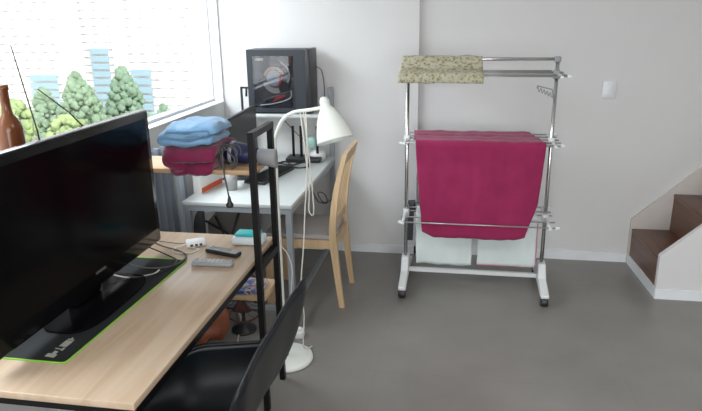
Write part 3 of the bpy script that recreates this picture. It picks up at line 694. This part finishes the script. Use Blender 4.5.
# ------------------------------------------------------------------ things under and beside the white desk
fs = thing('folding_chair', 'folded camping chair with taupe fabric and black crossed legs under the white desk', 'folding chair', (-1.25, 3.28, 0))
b = MB(); b.prism([(-1.425, .06), (-1.135, .06), (-1.135, .622), (-1.358, .622), (-1.425, .55)], 3.262, 3.290); part(b, 'fabric_panel', TAUPE, fs)
for a, c in (((-1.43, 3.245, .56), (-1.14, 3.245, .40)), ((-1.43, 3.235, .05), (-1.22, 3.235, .62)), ((-1.14, 3.225, .05), (-1.36, 3.225, .60))):
    part(MB().tube([a, c], .007, 8), 'crossed_leg', BLKP, fs)
part(MB().tube([(-1.43, 3.25, .009), (-1.14, 3.25, .009)], .009, 8), 'ground_bar', BLKP, fs); part(MB().tube([(-1.16, 3.25, .01), (-1.16, 3.255, .09)], .007, 8), 'rear_strut', BLKP, fs)
bg2 = thing('fabric_bag', 'dark grey soft bag on the floor behind the left leg of the white desk', 'bag', (-1.54, 3.5, 0))
def blob(c, r, seed, amp=.15, nu=28, nv=18, pz=1):
    def fn(u, v):
        a = 2*PI*u; ph = PI*v; d = Vector((math.cos(a)*math.sin(ph), math.sin(a)*math.sin(ph), math.cos(ph)))
        k = 1+amp*noise.noise(d*1.7+Vector((seed, seed, 0)))
        p = Vector((d.x*r[0]*k, d.y*r[1]*k, d.z*r[2]*k)); p.z = max(p.z, -r[2]*.9)
        return Vector(c)+p
    return MB().grid(fn, nu, nv)
part(blob((-1.54, 3.50, .27), (.085, .10, .30), 2), 'bag_body', mat('bag_grey', (.085, .09, .095), .85), bg2, weld=True)
cu_ = MB().grid(lambda u, v: Vector((-1.575+.022*math.sin(u*26)+.01*math.sin(v*4), lerp(2.84, 3.16, u)+.01*math.sin(v*7), lerp(.02, 1.03, v))), 90, 14)
pcd = MB().prism([(-1.500, 3.40), (-1.455, 3.40), (-1.42, 3.44), (-1.47, 3.46)], .0, .66, 'z').obj('card_sheet', CARD); tag(pcd, 'white card standing between the dark bag and the folded camping chair', 'card')
o = cu_.obj('curtain', CURT, solid=.006); tag(o, 'grey pleated fabric hanging below the window left of the white desk', 'curtain')
lb = thing('board', 'tall narrow white board leaning on the wall left of the white desk', 'board', (-1.57, 3.28, 0))
part(MB().box(-.012, .012, -.028, .028, 0, 1.02, T=TR((-1.565, 3.29, 0), 0, 0, -.03)), 'panel', mat('board_white', (.62, .68, .76), .5), lb)
part(MB().box(-.012, .012, .028, .06, 0, 1.02, T=TR((-1.565, 3.29, 0), 0, 0, -.03)), 'edge_strip', mat('board_blue_grey', (.30, .36, .45), .5), lb)

lbag = thing('leather_bag', 'tan brown leather bag on the floor under the wooden desk', 'bag', (-1.36, 2.95, 0))
part(blob((-1.34, 2.88, .12), (.15, .08, .14), 6, .45), 'bag_body', LEATHER, lbag, weld=True)
part(blob((-1.25, 2.89, .24), (.055, .045, .06), 9, .4), 'bag_flap', LEATHER, lbag, weld=True)
part(MB().tube(smooth([(-1.36, 2.86, .2), (-1.33, 2.83, .30), (-1.24, 2.84, .30), (-1.20, 2.88, .2)]), .009, 8), 'strap', LEATHER, lbag)
fn_ = thing('small_fan', 'small fan with dark maroon wire cage on the floor behind the tan bag', 'fan', (-1.13, 3.02, 0))
fc = Vector((-1.15, 2.98, .22)); b = MB(); R_ = .145
ring = [fc+Vector((R_*math.cos(2*PI*i/36), .02*math.sin(2*PI*i/36), R_*math.sin(2*PI*i/36))) for i in range(36)]
b.tube(ring, .005, 6, closed=True)
for i in range(18):
    a = 2*PI*i/18; b.tube([fc+Vector((.02*math.cos(a), -.035, .02*math.sin(a))), fc+Vector((R_*.7*math.cos(a), -.03, R_*.7*math.sin(a))), fc+Vector((R_*math.cos(a), 0, R_*math.sin(a)))], .0018, 5)
part(b, 'cage', MAROON, fn_)
b = MB()
for k in range(3):
    a0 = 2*PI*k/3
    b.grid(lambda u, v: fc+Vector(((.02+.085*u)*math.cos(a0+v*1.2), .012*math.sin(v*3), (.02+.085*u)*math.sin(a0+v*1.2))), 6, 8)
part(b, 'blades', MAROON, fn_, solid=.002)
T = TR((fc.x, fc.y+.01, fc.z), 0, -PI/2)
part(MB().lathe([(0, -.02), (.028, -.015), (.035, .02), (.03, .06), (0, .07)], 18, T=T), 'motor', BLKP, fn_)
part(MB().lathe([(0, 0), (.07, 0), (.07, .012), (.015, .025), (.010, .08), (0, .08)], 24, T=TR((fc.x, fc.y+.03, 0))).tube([(fc.x, fc.y+.03, .05), (fc.x, fc.y+.04, fc.z-.02)], .01, 8), 'stand', BLKP, fn_)
pw = thing('power_strip', 'white power strip on the floor between the desks and the shell chair', 'power strip', (-.98, 2.93, 0))
T = TR((-.955, 2.86, 0), 1.05)
pb = part(MB().rbox(-.10, .10, -.025, .025, 0, .035, .006, T=T), 'body', WHITEP, pw)
b = MB()
for i in range(4): b.lathe([(.017, 0), (.017, .002), (0, .002)], 16, T=T @ Matrix.Translation((-.068+i*.045, 0, .035)))
sub(b, 'socket_row', GREYP, pb, pw)
part(MB().tube(smooth([(-1.0, 2.77, .02), (-1.04, 2.78, .006), (-1.12, 2.82, .005), (-1.20, 3.10, .005), (-1.25, 3.2, .005)]), .004, 8), 'cord', CABLEW, pw)
tp = MB().lathe([(.018, 0), (.034, 0), (.037, .01), (.037, .035), (.034, .044), (.018, .044), (.018, 0)], 28, T=TR((-.83, 2.98, 0)))
o = tp.obj('cord_reel', WHITEP); tag(o, 'small round white cord reel on the floor behind the lamp base', 'cord reel')

# ------------------------------------------------------------------ bottle on the sill
bt = MB().lathe([(0, 0), (.042, 0), (.045, .01), (.045, .20), (.040, .225), (.020, .255), (.016, .28), (.016, .34), (.019, .342), (.019, .36), (0, .36)], 28, T=TR((-1.622, 2.025, WZ0+.004)))
o = bt.obj('bottle', AMBER); tag(o, 'amber brown bottle standing on the window sill behind the television', 'bottle')

# ================================================================== SHELL ARMCHAIR
sc_ = thing('shell_armchair', 'dark navy black plastic shell armchair with wooden legs at the desk', 'chair', (-.76, 1.51, 0))
SC = Vector((-.765, 1.545, 0))
half = [(-.500, 1.545, .848), (-.498, 1.70, .852), (-.488, 1.80, .860), (-.484, 1.862, .858), (-.500, 1.884, .82), (-.528, 1.872, .74), (-.560, 1.850, .665), (-.62, 1.828, .634), (-.74, 1.800, .627), (-.84, 1.765, .628), (-.90, 1.72, .605), (-.955, 1.68, .55), (-.995, 1.63, .49), (-1.02, 1.58, .462), (-1.028, 1.545, .458)]
far = smooth(half, 6); rimc = far + [Vector((p.x, 2*1.545-p.y, p.z)) for p in far[::-1][1:-1]]
# even spacing round the rim
def resample(P, n):
    Q = P+[P[0]]; L = [0]
    for i in range(1, len(Q)): L.append(L[-1]+(Q[i]-Q[i-1]).length)
    out = []; k = 1
    for j in range(n):
        s_ = L[-1]*j/n
        while L[k] < s_: k += 1
        out.append(Q[k-1].lerp(Q[k], (s_-L[k-1])/max(L[k]-L[k-1], 1e-9)))
    return out
RIM = resample(rimc, 96)
SEATZ = .425
def shell_pt(u, v):
    p = RIM[int(round(u*96)) % 96]; w = max(0, min(1, (p.x+.62)/.1)); k = v**lerp(3.0, 2.1, w); q = 1-(1-v)**lerp(1.7, 1.5, w)
    return Vector((lerp(SC.x, p.x, q), lerp(SC.y, p.y, q), SEATZ+(p.z-SEATZ)*k))
b = MB(); nu, nv = 96, 28
for i in range(nu):
    for j in range(nv+1): b.v.append(tuple(shell_pt(i/nu, max(j/nv, .004))))
for i in range(nu):
    for j in range(nv):
        a = i*(nv+1)+j; c = ((i+1) % nu)*(nv+1)+j; b.f.append([a, c, c+1, a+1]); b.m.append(0); b.sm.append(True)
b.f.append([i*(nv+1) for i in range(nu)]); b.m.append(0); b.sm.append(True)
sh = part(b, 'shell', SHELL, sc_, solid=.007)
b = MB().tube([shell_pt(i/nu, 1.0) for i in range(nu)], .0062, 8, closed=True); part(b, 'rolled_rim', SHELL, sc_)
for sx in (-1, 1):
    for sy in (-1, 1):
        top = SC+Vector((sx*.12, sy*.13, SEATZ-.045)); ftp = SC+Vector((sx*.225, sy*.235, 0))
        part(MB().tube([top, top.lerp(ftp, .5), ftp], [.016, .017, .010], 12), 'leg', CHAIRW, sc_)
b = MB()
b.tube([SC+Vector((-.14, -.15, .30)), SC+Vector((.14, .15, .30))], .005, 8); b.tube([SC+Vector((-.14, .15, .30)), SC+Vector((.14, -.15, .30))], .005, 8)
for sx in (-1, 1): b.bar(SC+Vector((sx*.12, -.14, SEATZ-.035)), SC+Vector((sx*.12, .14, SEATZ-.035)), .03, .03)
b.bar(SC+Vector((-.12, 0, SEATZ-.03)), SC+Vector((.12, 0, SEATZ-.03)), .03, .03)
part(b, 'under_bracket', BLK, sc_)

# ================================================================== OUTSIDE THE WINDOW
GZ = -34
struct(MB().box(-900, 400, 20, 900, GZ-1, GZ), 'ground', mat('distant_ground', (.42, .46, .32), .9, var=.2, vscale=.05))
AW = mat('apartment_white', (.86, .86, .86), .8); AB = mat('apartment_blue', (.28, .40, .49), .7); AD = mat('balcony_opening', (.44, .45, .46), .6); AK = mat('dark_opening', (.34, .31, .31), .6)
FH = 2.8
def tower(x0, x1, Y, top, blue, seed, label):
    random.seed(seed)
    r = thing('apartment_building', label, 'building', ((x0+x1)/2, Y+6, GZ), 'apartment blocks outside the window')
    part(MB().box(x0, x1, Y, Y+12, GZ, top), 'wall', AW, r)
    nf = int((top-GZ)/FH); b = MB(); d = MB(); fr = MB()
    for i in range(nf):
        z0 = GZ+i*FH+1.35
        b.box(x0+.8, x1-.8, Y-.10, Y+.05, z0+.1, z0+.6)
        x = x0+1.5
        while x < x1-2.5:
            w = random.uniform(.9, 1.8); d.box(x, x+w, Y-.22, Y-.10, z0+.12, z0+.6); x += random.uniform(3.6, 6.2)
        fr.box(x0, x1, Y-.3, Y, z0-1.45, z0-1.25)
    part(b, 'window_band', AD, r); part(d, 'dark_window', AK, r); part(fr, 'balcony_slab', AW, r)
    if blue:
        b = MB(); a0, a1, zt = blue; i = 0
        for i in range(nf):
            z0 = GZ+i*FH
            if z0 < zt: b.box(a0, a1, Y-1.1, Y-.95, z0+.25, z0+2.3)
        part(b, 'blue_panel', AB, r)
    return r
tower(-192, -138, 205, 22, (-152, -141, -17.5), 1, 'pale apartment block with low blue panels, leftmost of the three beyond the window')
tower(-145.5, -127, 220, 26, (-136.5, -129, -9.5), 2, 'narrow pale apartment block with tall blue panel strip, middle of the three beyond the window')
tower(-109, -40, 195, 24, (-107, -100, -16.8), 3, 'widest pale apartment block beside the right edge of the window')
random.seed(11)
LG = [mat('leaf_bright', (.28, .37, .16), .8, var=.25, vscale=.6), mat('leaf_green', (.20, .29, .19), .8, var=.25, vscale=.6), mat('leaf_dark', (.18, .27, .19), .8, var=.25, vscale=.6)]
BARK = mat('bark', (.2, .15, .1), .9)
def tree(px, Y, ztop, r, k, label, grp=None):
    t = thing('tree', label, 'tree', (px, Y, GZ), grp)
    b = MB(); cz = ztop-r*1.0
    for i in range(230):
        a = random.uniform(0, 2*PI); hz = random.uniform(-1, 1); lim = (math.sqrt(1-hz*hz) if k == 0 else (1-hz)*.55+.1)
        q = math.sqrt(random.random())*lim*r*.85
        rr = r*random.uniform(.09, .20); c = Vector((px+q*math.cos(a), Y+q*math.sin(a), cz+hz*r*(.8 if k == 0 else 1)))
        s = random.uniform(0, 50)
        def fn(u, v, c=c, rr=rr, s=s):
            th, ph = 2*PI*u, PI*v; d = Vector((math.cos(th)*math.sin(ph), math.sin(th)*math.sin(ph), math.cos(ph)))
            return c+d*rr*(1+.6*noise.noise(d*2.5+Vector((s, 0, 0)))+.3*noise.noise(d*6+Vector((0, s, 0))))
        b.grid(fn, 9, 6)
    part(b, 'crown', LG[k], t)
    part(MB().tube([(px, Y, GZ), (px, Y, cz-r*.2)], [r*.09, r*.05], 8), 'trunk', BARK, t)
tree(-97, 121, -14.5, 6.0, 0, 'bright yellow green tree in front of the leftmost apartment block')
tree(-85, 124, -18.5, 5.6, 0, 'low bright tree right of the brightest one beyond the window')
tree(-109, 122, -18.0, 5.6, 0, 'low bright tree at the left end of the window view, above the television')
tree(-98.5, 150, -12.5, 6.5, 1, 'mid green tree between the leftmost and middle apartment blocks')
tree(-109, 171, -18.5, 6.5, 1, 'green tree in front of the middle apartment block')
tree(-92.5, 163, -12.5, 7.0, 2, 'dark green tree between the middle and widest apartment blocks')
tree(-74, 148, -20.5, 6, 2, 'low dark green tree in front of the widest apartment block')
tree(-124, 171, -19, 6.5, 1, 'low green tree below the leftmost apartment block')

# empties used as roots keep only the asked-for properties
for o in list(bpy.data.objects):
    if o.name.startswith('tmp'): bpy.data.objects.remove(o); continue
    if '_w' in o: del o['_w']
